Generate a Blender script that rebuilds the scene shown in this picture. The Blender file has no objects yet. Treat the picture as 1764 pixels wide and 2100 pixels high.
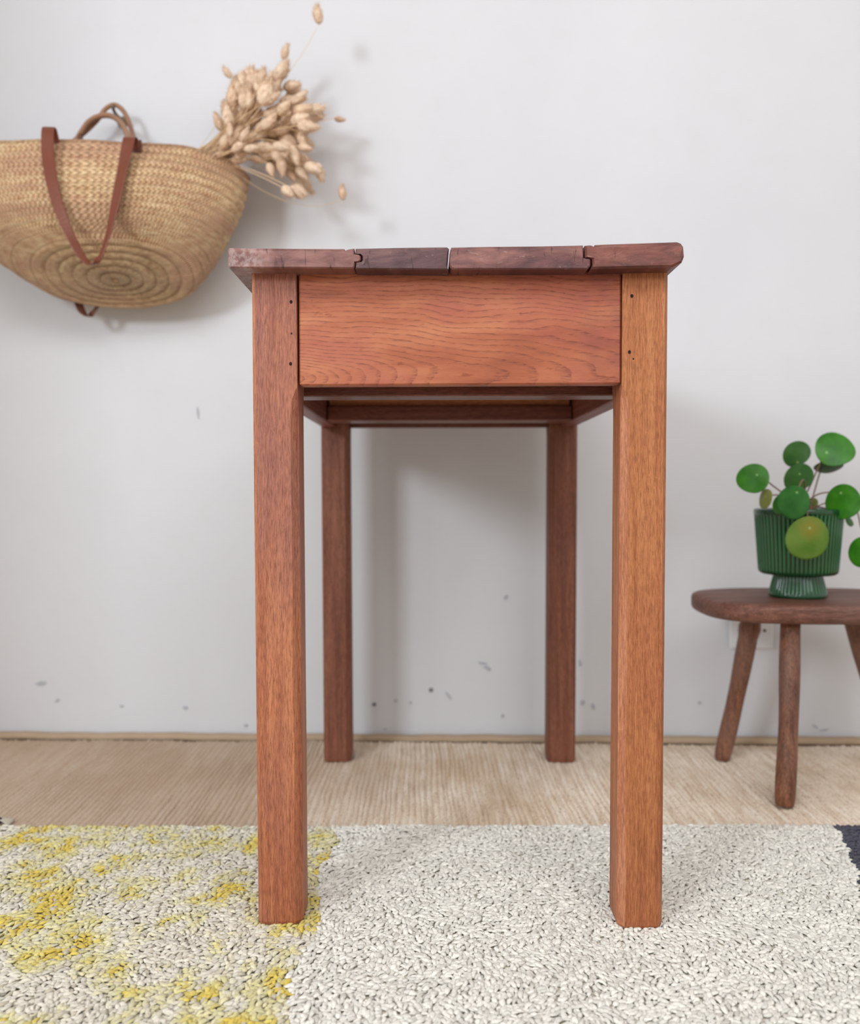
import bpy, math, random
import numpy as np
from mathutils import Vector, Matrix, noise
random.seed(7); np.random.seed(7)
PI = math.pi
scn = bpy.context.scene
COL = scn.collection

# ------------------------------------------------------------------ camera
CAM_H, PITCH, ROLL, FPX = 0.4872, 0.0230, -0.0014, 1761.3
cd = bpy.data.cameras.new('camera'); cam = bpy.data.objects.new('camera', cd); COL.objects.link(cam)
cd.sensor_fit = 'HORIZONTAL'; cd.sensor_width = 36.0; cd.lens = 36.0 * FPX / 1764.0
cam.matrix_world = Matrix.Translation((0, 0, CAM_H)) @ Matrix.Rotation(PI/2 - PITCH, 4, 'X') @ Matrix.Rotation(ROLL, 4, 'Z')
cd.clip_start = 0.05; cd.clip_end = 50
cd.dof.use_dof = True; cd.dof.focus_distance = 0.96; cd.dof.aperture_fstop = 4.2
scn.camera = cam

# ------------------------------------------------------------------ world, windows, overhead fill, exposure
wd = bpy.data.worlds.new('room_light'); scn.world = wd; wd.use_nodes = True
bg = wd.node_tree.nodes['Background']
bg.inputs[0].default_value = (0.985, 0.968, 0.945, 1); bg.inputs[1].default_value = 0.82

def area_light(name, pos, target, sx, sy, power, color):
    ld = bpy.data.lights.new(name, 'AREA'); ld.shape = 'RECTANGLE'; ld.size = sx; ld.size_y = sy
    ld.energy = power; ld.color = color
    o = bpy.data.objects.new(name, ld); COL.objects.link(o); o.location = pos
    o.rotation_euler = (Vector(target) - Vector(pos)).to_track_quat('-Z', 'Y').to_euler()
    return o
area_light('window_daylight', (-2.15, -1.85, 1.62), (0.15, 1.3, 0.45), 0.75, 0.6, 58, (0.85, 0.925, 1.0))
area_light('side_window_daylight', (-2.5, -0.35, 1.15), (0.2, 1.2, 0.3), 0.9, 0.9, 11, (0.95, 0.975, 1.0))
area_light('overhead_fill', (0.3, -0.5, 2.3), (0.3, 0.55, 0.0), 2.4, 1.2, 50, (0.97, 0.98, 1.0))  # added fill from above to brighten rug and floor, not a window
scn.view_settings.view_transform = 'Standard'; scn.view_settings.look = 'None'
scn.view_settings.exposure = -0.02; scn.view_settings.gamma = 1.0
scn.view_settings.use_curve_mapping = False

# ------------------------------------------------------------------ helpers
def at(px, py, y):
    """world point at depth y seen at pixel (px, py)"""
    cr, sr = math.cos(ROLL), math.sin(ROLL); a = px - 882; b = py - 1050
    X = a*cr + b*sr; Y = -a*sr + b*cr
    c, s = math.cos(PITCH), math.sin(PITCH)
    dy = FPX*c - Y*s; dz = -FPX*s - Y*c
    t = y / dy
    return Vector((X*t, y, CAM_H + dz*t))
def wall_y(x): return 1.7035 - 0.028*x

def lin(c):
    return tuple((v/12.92 if v <= 0.04045 else ((v+0.055)/1.055)**2.4) for v in c) + (1.0,)
def hexc(r, g, b): return lin((r/255, g/255, b/255))

def link_mesh(name, verts, faces, mat=None, parent=None, smooth=False, uv=None, mats=None, fmat=None):
    me = bpy.data.meshes.new(name); me.from_pydata([tuple(v) for v in verts], [], faces)
    if uv:
        l = me.uv_layers.new(name='UVMap')
        i = 0
        for f in uv:
            for c in f: l.data[i].uv = c; i += 1
    for m in (mats or ([mat] if mat else [])): me.materials.append(m)
    if fmat: me.polygons.foreach_set('material_index', fmat)
    if smooth: me.polygons.foreach_set('use_smooth', [True]*len(me.polygons))
    me.update()
    o = bpy.data.objects.new(name, me); COL.objects.link(o)
    if parent: o.parent = parent
    return o
def tag(o, label, cat, group=None):
    o['label'] = label; o['category'] = cat
    if group: o['group'] = group
    return o
def thing(name, loc, label, cat, group=None):
    o = bpy.data.objects.new(name, None); COL.objects.link(o); o.location = loc
    o.empty_display_size = 0.02
    return tag(o, label, cat, group)
def struct(o, ): o['kind'] = 'structure'; return o

def rings(rs, closed_ends=True, wrap=True):
    """verts/faces from a list of equally long rings"""
    n = len(rs[0]); V = [v for r in rs for v in r]; F = []
    for i in range(len(rs)-1):
        for j in range(n if wrap else n-1):
            k = (j+1) % n
            F.append((i*n+j, i*n+k, (i+1)*n+k, (i+1)*n+j))
    if closed_ends:
        F.append(tuple(reversed(range(n)))); F.append(tuple((len(rs)-1)*n + j for j in range(n)))
    return V, F
def flat_off(V, off): return [(v[0]-off[0], v[1]-off[1], v[2]-off[2]) for v in V]

def tube(pts, rad, n=8):
    """tube around a polyline; rad a number or list"""
    P = [Vector(p) for p in pts]; m = len(P)
    R = rad if isinstance(rad, (list, tuple)) else [rad]*m
    rs = []; up = None
    for i in range(m):
        t = (P[min(i+1, m-1)] - P[max(i-1, 0)]).normalized()
        if up is None: up = t.orthogonal().normalized()
        up = (up - t*up.dot(t)).normalized(); sd = t.cross(up)
        rs.append([tuple(P[i] + (up*math.cos(2*PI*k/n) + sd*math.sin(2*PI*k/n))*R[i]) for k in range(n)])
    return rings(rs)
def smooth_path(pts, sub=6):
    P = [Vector(p) for p in pts]; out = []
    for i in range(len(P)-1):
        p0 = P[max(i-1, 0)]; p1 = P[i]; p2 = P[i+1]; p3 = P[min(i+2, len(P)-1)]
        for k in range(sub):
            t = k/sub
            out.append(0.5*((2*p1) + (p2-p0)*t + (2*p0-5*p1+4*p2-p3)*t*t + (3*p1-p0-3*p2+p3)*t**3))
    out.append(P[-1]); return out
def join(parts):
    V = []; F = []
    for v, f in parts:
        b = len(V); V += list(v); F += [tuple(i+b for i in q) for q in f]
    return V, F
def box(x0, x1, y0, y1, z0, z1, bev=0.0015):
    """box with bevelled edges (24 verts)"""
    b = bev; rs = []
    def loop(z, e, xi0=x0, xi1=x1, yi0=y0, yi1=y1):
        a0, a1, c0, c1 = xi0+e, xi1-e, yi0+e, yi1-e
        g = b
        return [(a0+g, c0, z), (a1-g, c0, z), (a1, c0+g, z), (a1, c1-g, z), (a1-g, c1, z), (a0+g, c1, z), (a0, c1-g, z), (a0, c0+g, z)]
    rs = [loop(z0, b), loop(z0+b, 0), loop(z1-b, 0), loop(z1, b)]
    return rings(rs)

# ------------------------------------------------------------------ node helpers
class NT:
    def __init__(s, name, rough=0.5, spec=0.5):
        s.m = bpy.data.materials.new(name); s.m.use_nodes = True; s.t = s.m.node_tree
        s.b = s.t.nodes['Principled BSDF']; s.b.inputs['Roughness'].default_value = rough
        s.b.inputs['Specular IOR Level'].default_value = spec
    def n(s, typ, **kw):
        nd = s.t.nodes.new(typ)
        for k, v in kw.items():
            if k.startswith('i_'):
                key = k[2:]; key = int(key) if key.isdigit() else key.replace('_', ' ')
                if isinstance(v, bpy.types.NodeSocket): s.t.links.new(v, nd.inputs[key])
                else: nd.inputs[key].default_value = v
            else: setattr(nd, k, v)
        return nd
    def link(s, a, b): s.t.links.new(a, b)
    def coord(s, kind='Object'): return s.n('ShaderNodeTexCoord').outputs[kind]
    def mapping(s, vec, scale=(1, 1, 1), loc=(0, 0, 0), rot=(0, 0, 0)):
        m = s.n('ShaderNodeMapping'); s.link(vec, m.inputs[0])
        m.inputs['Scale'].default_value = scale; m.inputs['Location'].default_value = loc; m.inputs['Rotation'].default_value = rot
        return m.outputs[0]
    def noise(s, vec, scale=1, detail=4, rough=0.55, dist=0.0):
        nd = s.n('ShaderNodeTexNoise'); s.link(vec, nd.inputs['Vector'])
        nd.inputs['Scale'].default_value = scale; nd.inputs['Detail'].default_value = detail
        nd.inputs['Roughness'].default_value = rough; nd.inputs['Distortion'].default_value = dist
        return nd.outputs['Fac']
    def ramp(s, fac, stops, interp='LINEAR'):
        r = s.n('ShaderNodeValToRGB'); s.link(fac, r.inputs[0]); e = r.color_ramp.elements; r.color_ramp.interpolation = interp
        while len(e) < len(stops): e.new(0.5)
        for k, (p, c) in enumerate(stops):
            e[k].position = p; e[k].color = c if len(c) == 4 else (*c, 1)
        return r.outputs[0]
    def mix(s, fac, a, b, mode='MIX'):
        m = s.n('ShaderNodeMix', data_type='RGBA', blend_type=mode)
        for sock, v in ((m.inputs[0], fac), (m.inputs[6], a), (m.inputs[7], b)):
            if isinstance(v, bpy.types.NodeSocket): s.link(v, sock)
            else: sock.default_value = v
        return m.outputs[2]
    def math(s, op, a, b=0.0, c=0.0, clamp=False):
        m = s.n('ShaderNodeMath', operation=op); m.use_clamp = clamp
        for k, v in enumerate((a, b, c)):
            if isinstance(v, bpy.types.NodeSocket): s.link(v, m.inputs[k])
            else: m.inputs[k].default_value = v
        return m.outputs[0]
    def color(s, c):
        if isinstance(c, bpy.types.NodeSocket): s.link(c, s.b.inputs['Base Color'])
        else: s.b.inputs['Base Color'].default_value = c
    def bump(s, h, strength=0.3, dist=0.002):
        b = s.n('ShaderNodeBump'); b.inputs['Strength'].default_value = strength; b.inputs['Distance'].default_value = dist
        s.link(h, b.inputs['Height']); s.link(b.outputs[0], s.b.inputs['Normal'])
G = lambda v: (v, v, v, 1)

def wood(name, light, mid, dark, patch=None, axis='Z', rough=0.5, seed=0.0, patch_amt=0.6, pore=0.6, scale=1.0, pz=None):
    """worn hardwood: grain runs along axis"""
    w = NT(name, rough, 0.35); co = w.coord()
    def sc(cross, along): 
        v = [cross*scale]*3; v['XYZ'.index(axis)] = along*scale; return tuple(v)
    wob = w.noise(w.mapping(co, sc(9, 2), (seed, seed, seed)), 1, 3)
    a = w.noise(w.mapping(co, sc(150, 5.0), (seed, 3, seed)), 1, 6, 0.65, 0.4)
    f = w.noise(w.mapping(co, sc(620, 60), (1, seed, 2)), 1, 4, 0.65)
    base = w.ramp(w.math('ADD', w.math('MULTIPLY', a, 0.65), w.math('MULTIPLY', wob, 0.35)), [(0.38, dark), (0.49, mid), (0.62, light)])
    if patch:
        p = w.noise(w.mapping(co, sc(14, 5), (seed*2, 0, seed)), 1, 4)
        pf = w.ramp(p, [(0.46, G(0)), (0.62, G(patch_amt))])
        base = w.mix(pf, base, patch)
        if pz:   # a broad stain along the height
            sp = w.n('ShaderNodeSeparateXYZ'); w.link(co, sp.inputs[0])
            mr = w.n('ShaderNodeMapRange'); w.link(sp.outputs[2], mr.inputs[0])
            mr.inputs[1].default_value = pz[0]; mr.inputs[2].default_value = pz[1]
            mr.inputs[3].default_value = 0; mr.inputs[4].default_value = pz[2]
            base = w.mix(w.math('MULTIPLY', mr.outputs[0], w.ramp(p, [(0.3, G(0.35)), (0.55, G(1))])), base, patch)
    pf = w.ramp(f, [(0.33, G(pore)), (0.44, G(0))])
    base = w.mix(pf, base, tuple(v*0.45 for v in dark[:3]) + (1,))
    sp2 = w.noise(w.mapping(co, sc(760, 85), (seed, 1, 7)), 1, 3, 0.75)
    base = w.mix(w.ramp(sp2, [(0.36, G(0.55)), (0.52, G(0))]), base, tuple(v*0.62 for v in dark[:3]) + (1,))
    base = w.mix(w.ramp(sp2, [(0.52, G(0)), (0.68, G(0.35))]), base, tuple(min(1, v*1.25) for v in light[:3]) + (1,))
    fl = w.ramp(w.noise(co, 180, 3), [(0.68, G(0)), (0.76, G(0.35))])
    base = w.mix(fl, base, tuple(min(1, v*1.35) for v in light[:3]) + (1,))
    w.color(base)
    w.bump(w.math('ADD', f, w.math('MULTIPLY', a, 0.6)), 0.35, 0.0008)
    w.link(w.ramp(a, [(0.3, G(rough+0.12)), (0.7, G(rough-0.08))]), w.b.inputs['Roughness'])
    return w.m

# ------------------------------------------------------------------ materials
M = {}
M['leg_left'] = wood('leg_wood_left', hexc(182, 117, 82), hexc(163, 97, 66), hexc(135, 75, 51), hexc(134, 89, 85), 'Z', 0.5, 1.3, 0.35, 0.6, pz=(0.25, 0.72, 0.75))
M['leg_right'] = wood('leg_wood_right', hexc(183, 121, 78), hexc(167, 103, 62), hexc(141, 80, 47), hexc(156, 89, 60), 'Z', 0.5, 5.1, 0.4, 0.55)
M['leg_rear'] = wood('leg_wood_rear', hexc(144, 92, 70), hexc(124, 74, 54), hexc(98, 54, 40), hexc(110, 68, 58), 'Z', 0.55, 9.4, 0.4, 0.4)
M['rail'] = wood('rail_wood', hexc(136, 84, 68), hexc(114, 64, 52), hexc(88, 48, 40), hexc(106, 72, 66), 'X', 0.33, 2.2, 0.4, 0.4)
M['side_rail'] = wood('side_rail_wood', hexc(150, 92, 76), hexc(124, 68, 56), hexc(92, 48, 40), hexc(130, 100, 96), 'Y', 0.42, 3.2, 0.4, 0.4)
M['panel_pale'] = wood('pale_panel_wood', hexc(236, 176, 130), hexc(222, 156, 108), hexc(200, 132, 88), None, 'X', 0.6, 6.2)
M['worn_edge'] = wood('worn_edge_wood', hexc(192, 134, 99), hexc(174, 110, 77), hexc(148, 84, 57), None, 'Z', 0.5, 4.4, pore=0.4)
M['stool_seat'] = wood('stool_seat_wood', hexc(140, 96, 78), hexc(112, 72, 58), hexc(80, 48, 38), hexc(122, 92, 84), 'X', 0.5, 3.3, 0.5, 0.4)
M['stool_leg'] = wood('stool_leg_wood', hexc(158, 108, 78), hexc(126, 80, 56), hexc(88, 54, 42), hexc(132, 104, 94), 'Z', 0.42, 7.7, 0.5, 0.35)

def plank_mat(name, seed, c_light, c_mid, c_dark):
    w = NT(name, 0.5, 0.4); co = w.coord()
    a = w.noise(w.mapping(co, (22, 4, 60), (seed, 0, 0)), 1, 5, 0.6, 0.5)
    base = w.ramp(a, [(0.33, c_dark), (0.5, c_mid), (0.68, c_light)])
    sc = w.noise(w.mapping(co, (45, 30, 130), (0, seed, 0)), 1, 5, 0.7, 1.2)
    base = w.mix(w.ramp(sc, [(0.63, G(0)), (0.74, G(0.6))]), base, hexc(190, 170, 160))
    cr = w.noise(w.mapping(co, (150, 10, 30), (seed, seed, 0)), 1, 3, 0.5, 1.5)
    base = w.mix(w.ramp(cr, [(0.30, G(0.7)), (0.36, G(0))]), base, hexc(50, 28, 26))
    # wear near the two outer ends of the top
    sp = w.n('ShaderNodeSeparateXYZ'); w.link(co, sp.inputs[0])
    ends = w.math('ABSOLUTE', w.math('SUBTRACT', sp.outputs[0], 0.027))
    em = w.math('MULTIPLY', w.ramp(ends, [(0.222, G(0)), (0.246, G(0.4))]), w.ramp(w.noise(co, 130, 5, 0.7), [(0.42, G(0)), (0.58, G(1))]))
    base = w.mix(em, base, hexc(190, 172, 168))
    w.color(base); w.bump(w.math('ADD', a, sc), 0.5, 0.0012)
    return w.m
PC = [hexc(140, 98, 90), hexc(112, 74, 70), hexc(84, 52, 52)]
M['plank_a'] = plank_mat('plank_wood_a', 1.0, hexc(150, 108, 100), hexc(126, 86, 80), hexc(96, 60, 58))
M['plank_b'] = plank_mat('plank_wood_b', 4.0, hexc(120, 88, 84), hexc(94, 66, 68), hexc(74, 50, 54))
M['plank_c'] = plank_mat('plank_wood_c', 7.0, hexc(140, 96, 88), hexc(108, 70, 68), hexc(80, 50, 52))
M['plank_d'] = plank_mat('plank_wood_d', 11.0, hexc(140, 88, 76), hexc(112, 66, 58), hexc(80, 46, 42))

def apron_mat():
    w = NT('apron_wood', 0.5, 0.35); co = w.coord()
    sp = w.n('ShaderNodeSeparateXYZ'); w.link(co, sp.inputs[0]); X, Z = sp.outputs[0], sp.outputs[2]
    wob = w.math('MULTIPLY', w.math('SUBTRACT', w.noise(w.mapping(co, (4.5, 1, 9)), 1, 2), 0.5), 0.045)
    fin = w.math('MULTIPLY', w.math('SUBTRACT', w.noise(w.mapping(co, (40, 1, 60)), 1, 3), 0.5), 0.0028)
    dx = w.math('MULTIPLY', w.math('TANH', w.math('MULTIPLY', w.math('ADD', X, 0.185), 5.0)), 0.060)
    dz = w.math('SUBTRACT', Z, 0.612)
    r = w.math('SQRT', w.math('ADD', w.math('MULTIPLY', dx, dx), w.math('MULTIPLY', dz, dz)))
    r = w.math('ADD', w.math('ADD', r, wob), fin)
    r = w.math('MULTIPLY', r, 225.0)
    fr = w.math('FRACT', r)
    line = w.ramp(fr, [(0.0, G(0.0)), (0.55, G(0.12)), (0.86, G(0.75)), (0.93, G(1)), (1.0, G(0.0))])
    dash = w.noise(w.mapping(co, (110, 1, 620)), 1, 4, 0.65)
    line = w.math('MULTIPLY', line, w.ramp(dash, [(0.40, G(0.1)), (0.58, G(1))]))
    line = w.math('ADD', line, w.math('MULTIPLY', w.ramp(dash, [(0.60, G(0)), (0.70, G(0.5))]), 0.7))
    a = w.noise(w.mapping(co, (5, 1, 26), (3, 0, 2)), 1, 5)
    base = w.ramp(a, [(0.32, hexc(132, 69, 46)), (0.48, hexc(163, 92, 62)), (0.64, hexc(181, 114, 80))])
    red = w.ramp(w.noise(w.mapping(co, (7, 1, 14), (9, 0, 4)), 1, 4), [(0.52, G(0)), (0.64, G(0.6))])
    base = w.mix(red, base, hexc(160, 84, 70))
    # dark stain near the right end
    dk = w.math('MULTIPLY', w.ramp(X, [(0.10, G(0)), (0.205, G(0.8))]), w.ramp(w.noise(co, 26, 4), [(0.4, G(0.2)), (0.6, G(1))]))
    base = w.mix(dk, base, hexc(126, 68, 62))
    st = w.ramp(w.noise(w.mapping(co, (60, 1, 160), (2, 0, 8)), 1, 3), [(0.66, G(0)), (0.74, G(0.6))])
    base = w.mix(st, base, hexc(120, 52, 30))
    base = w.mix(w.math('MULTIPLY', line, 0.68), base, hexc(104, 46, 30))
    w.color(base); w.bump(w.math('SUBTRACT', dash, line), 0.4, 0.0006)
    return w.m
M['apron'] = apron_mat()

def plain(name, col, rough=0.6, spec=0.4, bump=None, metal=0):
    w = NT(name, rough, spec); co = w.coord()
    n = w.noise(co, 30, 4)
    w.color(w.mix(n, tuple(v*0.86 for v in col[:3])+(1,), tuple(min(1, v*1.1) for v in col[:3])+(1,)))
    w.b.inputs['Metallic'].default_value = metal
    if bump: w.bump(w.noise(co, bump[0], 5, 0.6), bump[1], bump[2])
    return w.m
M['hole'] = plain('hole_dark', hexc(34, 16, 12), 0.9)
M['screw'] = plain('screw_metal', hexc(90, 90, 92), 0.4, metal=0.8)
M['white_plastic'] = plain('white_plastic', hexc(226, 228, 230), 0.35)
M['scuff'] = plain('scuff_grey', hexc(186, 187, 194), 0.9)
M['scuff_dark'] = plain('scuff_dark', hexc(130, 130, 138), 0.9)
M['soil'] = plain('soil', hexc(52, 38, 30), 0.95, bump=(160, 1.0, 0.004))
M['stem_red'] = plain('plant_stem', hexc(128, 92, 70), 0.5)
M['grass_stem'] = plain('dry_stem', hexc(226, 194, 156), 0.7)
M['leather'] = plain('brown_leather', hexc(118, 60, 38), 0.42, 0.5, (220, 0.35, 0.001))
M['leather_dark'] = plain('dark_leather', hexc(98, 54, 38), 0.45, 0.5, (220, 0.35, 0.001))
M['leather_tan'] = plain('tan_leather_edge', hexc(158, 116, 86), 0.5, 0.4, (220, 0.3, 0.001))
M['hook'] = plain('hook_metal', hexc(122, 104, 90), 0.4, metal=0.6)
M['dark_yarn'] = plain('dark_yarn', hexc(46, 44, 50), 0.9)
M['pale_yarn'] = plain('pale_yarn', hexc(190, 180, 164), 0.9)

def wall_mat():
    w = NT('painted_plaster', 0.75, 0.25); co = w.coord()
    n = w.noise(co, 1.6, 4); f = w.noise(co, 14, 5, 0.65)
    c = w.ramp(n, [(0.35, hexc(213, 214, 217)), (0.65, hexc(219, 220, 223))])
    c = w.mix(w.ramp(f, [(0.3, G(0.18)), (0.5, G(0))]), c, hexc(208, 208, 206))
    sm = w.ramp(w.noise(w.mapping(co, (6, 6, 9), (4, 2, 1)), 1, 5, 0.75), [(0.70, G(0)), (0.76, G(0.35))])
    c = w.mix(sm, c, hexc(186, 186, 190))
    w.color(c); w.bump(w.math('ADD', w.noise(co, 70, 5, 0.6), w.math('MULTIPLY', f, 2)), 0.12, 0.002)
    return w.m
M['wall'] = wall_mat()

def jute_mat():
    w = NT('jute', 0.9, 0.15); co = w.coord()
    a = w.noise(w.mapping(co, (90, 9, 1)), 1, 5, 0.65)
    c = w.ramp(a, [(0.30, hexc(208, 186, 162)), (0.5, hexc(236, 219, 198)), (0.70, hexc(248, 238, 222))])
    f = w.noise(w.mapping(co, (420, 170, 200)), 1, 3)
    c = w.mix(w.ramp(f, [(0.34, G(0.6)), (0.46, G(0))]), c, hexc(168, 136, 106))
    b = w.ramp(w.noise(w.mapping(co, (5, 5, 1), (1, 1, 1)), 1, 3), [(0.48, G(0)), (0.66, G(0.45))])
    c = w.mix(b, c, hexc(190, 158, 120))
    sx = w.n('ShaderNodeSeparateXYZ'); w.link(co, sx.inputs[0])
    left_sheen = w.ramp(w.math('ADD', sx.outputs[0], w.math('MULTIPLY', w.noise(w.mapping(co, (4, 4, 1)), 1, 4), 0.5)), [(0.0, G(0.7)), (0.22, G(0.0))])  # browner left side: view-dependent sheen of the cords put into the colour
    c = w.mix(left_sheen, c, hexc(176, 150, 126))
    w.color(c); w.bump(w.math('ADD', f, a), 0.6, 0.002)
    return w.m
M['jute'] = jute_mat()
M['jute_edge'] = plain('jute_binding', hexc(186, 162, 136), 0.9, 0.15, (300, 0.7, 0.002))

def wool_mat():
    w = NT('wool_pile', 0.9, 0.15)
    at_ = w.n('ShaderNodeAttribute', attribute_name='Col')
    co = w.coord(); n = w.noise(co, 620, 4, 0.7, 1.0)
    w.color(w.mix(w.ramp(n, [(0.3, G(0.18)), (0.6, G(0))]), at_.outputs[0], hexc(208, 200, 184)))
    w.b.inputs['Sheen Weight'].default_value = 0.25
    w.bump(n, 0.9, 0.0015)
    return w.m
M['wool'] = wool_mat()
M['rug_base'] = plain('rug_backing', hexc(226, 218, 200), 0.95)

# ------------------------------------------------------------------ the room
a = math.atan(-0.028)
def slab(name, x0, x1, z0, z1, th, mat):
    nx, nz = 40, 30
    V = []; F = []
    for k in range(nz+1):
        for j in range(nx+1):
            x = x0+(x1-x0)*j/nx; z = z0+(z1-z0)*k/nz
            V.append((x, 0.0016*noise.noise(Vector((x*2.2, 1, z*2.2))), z))
    for k in range(nz):
        for j in range(nx):
            q = k*(nx+1)+j; F.append((q, q+1, q+nx+2, q+nx+1))
    b = len(V)
    V += [(x0, th, z0), (x1, th, z0), (x1, th, z1), (x0, th, z1)]
    F += [(b+1, b, b+3, b+2)]
    return link_mesh(name, V, F, mat, smooth=True)
wall = struct(slab('wall_back', -3.2, 3.2, -0.02, 2.6, 0.12, M['wall']))
wall.location = (0, 1.7035, 0); wall.rotation_euler = (0, 0, a)
struct(link_mesh('added_wall_left', *box(-1.37, -1.25, 0.55, 1.72, -0.02, 2.6), M['wall']))  # unseen wall end, added to dim the left of the back wall
struct(link_mesh('added_ceiling', *box(-1.37, 3.2, -0.6, 1.75, 2.42, 2.5), M['wall']))  # unseen slab, added to block world light and grey the wall top
fl = struct(link_mesh('floor', *box(-3.2, 3.2, -3.0, 1.75, -0.10, -0.012), plain('floor_boards', hexc(176, 140, 104), 0.5)))

# small scuffs and chips on the paint
def blob(px, py, rx, rz, mat, ang=0, seed=0):
    p = at(px, py, 1.7); y = wall_y(p.x); p = at(px, py, y)
    rnd = random.Random(seed); ca, sa = math.cos(ang), math.sin(ang)
    s = y/FPX; n = 12; r1 = []; r2 = []
    for k in range(n):
        t = 2*PI*k/n; q = rnd.uniform(0.65, 1.15)
        u = rx*s*q*math.cos(t); v = rz*s*q*math.sin(t)
        x = u*ca - v*sa; z = u*sa + v*ca
        r1.append((p.x+x, wall_y(p.x+x)-0.0021, p.z+z)); r2.append((p.x+x*1.05, wall_y(p.x+x)+0.003, p.z+z*1.05))
    V, F = rings([r2, r1])
    Mi = wall.matrix_world.inverted() if False else None
    c, s_ = math.cos(-a), math.sin(-a)
    V = [((v[0])*c - (v[1]-1.7035)*s_, (v[0])*s_ + (v[1]-1.7035)*c, v[2]) for v in V]
    return link_mesh('scuff_mark', V, F, mat, wall)
for i, (px, py, rx, rz, m, an) in enumerate([
    (406, 846, 2, 14, 'scuff', 0.1), (1037, 1225, 3, 6, 'scuff', -0.4), (989, 1360, 9, 2.5, 'scuff', -0.1), (999, 1370, 9, 4, 'scuff', -0.5),
    (768, 1444, 4.5, 5, 'scuff_dark', 0), (884, 1415, 5, 4, 'scuff_dark', 0.3), (812, 1437, 4, 4, 'scuff', 0), (842, 1441, 4, 3, 'scuff', 0),
    (85, 1401, 12, 5, 'scuff', 0.1), (118, 1436, 6, 3, 'scuff', 0.6), (380, 1451, 5, 4, 'scuff', 0), (1195, 1441, 5, 5, 'scuff', 0),
    (1217, 1448, 3, 7, 'scuff', 0.4), (1030, 1468, 4, 4, 'scuff', 0), (920, 1427, 3, 10, 'scuff', 0.7), (1435, 1441, 4, 3, 'scuff', 0),
    (1672, 1490, 8, 3, 'scuff', -0.6), (1690, 1497, 10, 2, 'scuff', 0.2), (250, 1448, 5, 3, 'scuff', 0), (504, 1488, 4, 4, 'scuff', 0),
    (1190, 1360, 2, 7, 'scuff', 0.2), (790, 1495, 4, 2, 'scuff', 0)]):
    blob(px, py, rx, rz, M[m], an, i)

# wall plate behind the stool
pc = at(1540, 1292, 1.68); pc.y = wall_y(pc.x)
plate = thing('wall_plate', (pc.x, pc.y-0.0035, pc.z), 'square white blank electrical plate on the wall behind the stool leg', 'wall plate')
plate.rotation_euler = (0, 0, a)
link_mesh('plate', *box(-0.042, 0.042, -0.009, 0.0, -0.036, 0.034, 0.002), M['white_plastic'], plate)
for sx in (-1, 1):
    V, F = rings([[(sx*0.0245+r*math.cos(t*PI/6), y, r*math.sin(t*PI/6)) for t in range(12)] for r, y in ((0.003, -0.0085), (0.003, -0.0096), (0.002, -0.0102))])
    link_mesh('screw', V, F, M['screw'], plate)

# ------------------------------------------------------------------ jute carpet: ropes run away from the viewer
def jute():
    x0, x1, y0, y1 = -1.24, 1.5, 0.95, 1.665
    pitch = 0.0088; per = 8; nx = int((x1-x0)/pitch*per); ny = 70
    xs = x0 + np.arange(nx+1)*(pitch/per); ys = np.linspace(y0, y1, ny+1)
    X, Y = np.meshgrid(xs, ys)
    ph = X/pitch
    wav = 0.0014*np.sin(Y*21) + 0.003*np.sin(X*9+Y*6) + 0.0022*np.sin(X*47+1) + 0.0012*np.sin(X*131+Y*9)
    idx = np.floor(ph)
    h = (0.0030+0.0010*np.sin(X*17+Y*11)*np.sin(X*5-Y*13))*np.sqrt(np.clip(np.abs(np.sin(np.pi*ph)), 0, 1)) - 0.0042
    rnd = np.sin(idx*12.9898)*43758.5453; rnd = rnd-np.floor(rnd)
    h = h + (rnd-0.5)*0.0014 + 0.0007*np.sin(Y*260+rnd*40) + 0.0015*np.sin(X*3.1+Y*5)*np.sin(Y*9)
    Xw = X + wav + 0.0006*np.sin(Y*80+rnd*30)
    Yw = Y - 0.028*X*(Y-y0)/(y1-y0)*1.0
    V = np.stack([Xw, Yw, h], -1).reshape(-1, 3)
    i = np.arange(ny*nx); r = i//nx; c = i % nx; q = r*(nx+1)+c
    F = np.stack([q, q+1, q+nx+2, q+nx+1], -1)
    me = bpy.data.meshes.new('jute_weave')
    me.vertices.add(len(V)); me.vertices.foreach_set('co', V.astype(np.float32).ravel())
    me.loops.add(F.size); me.loops.foreach_set('vertex_index', F.astype(np.int32).ravel())
    me.polygons.add(len(F)); me.polygons.foreach_set('loop_start', (np.arange(len(F))*4).astype(np.int32))
    me.polygons.foreach_set('loop_total', np.full(len(F), 4, np.int32))
    me.update(calc_edges=True); me.materials.append(M['jute'])
    me.polygons.foreach_set('use_smooth', [True]*len(F))
    root = thing('jute_carpet', (0, 1.3, -0.012), 'beige woven jute carpet of long cords lying along the white wall', 'carpet')
    o = bpy.data.objects.new('cord_weave', me); COL.objects.link(o); o.parent = root; o.location = (0, -1.3, 0.012)
    o['kind'] = 'stuff'
    link_mesh('backing', *box(-1.245, 1.52, -1.0, 0.36, 0.0, 0.005), M['jute_edge'], root)
    # bound edge against the wall
    pts = []
    for k in range(90):
        x = -1.24+2.74*k/89
        pts.append((x, wall_y(x)-0.0165-1.3, 0.0125+0.0012*math.sin(k*1.9)+0.001*math.sin(k*0.61)))
    V, F = tube(pts, 0.0135, 10); V = [(v[0], v[1], 0.012+(v[2]-0.012)*0.6) for v in V]
    link_mesh('edge_binding', V, F, M['jute_edge'], root, smooth=True)
jute()

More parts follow.
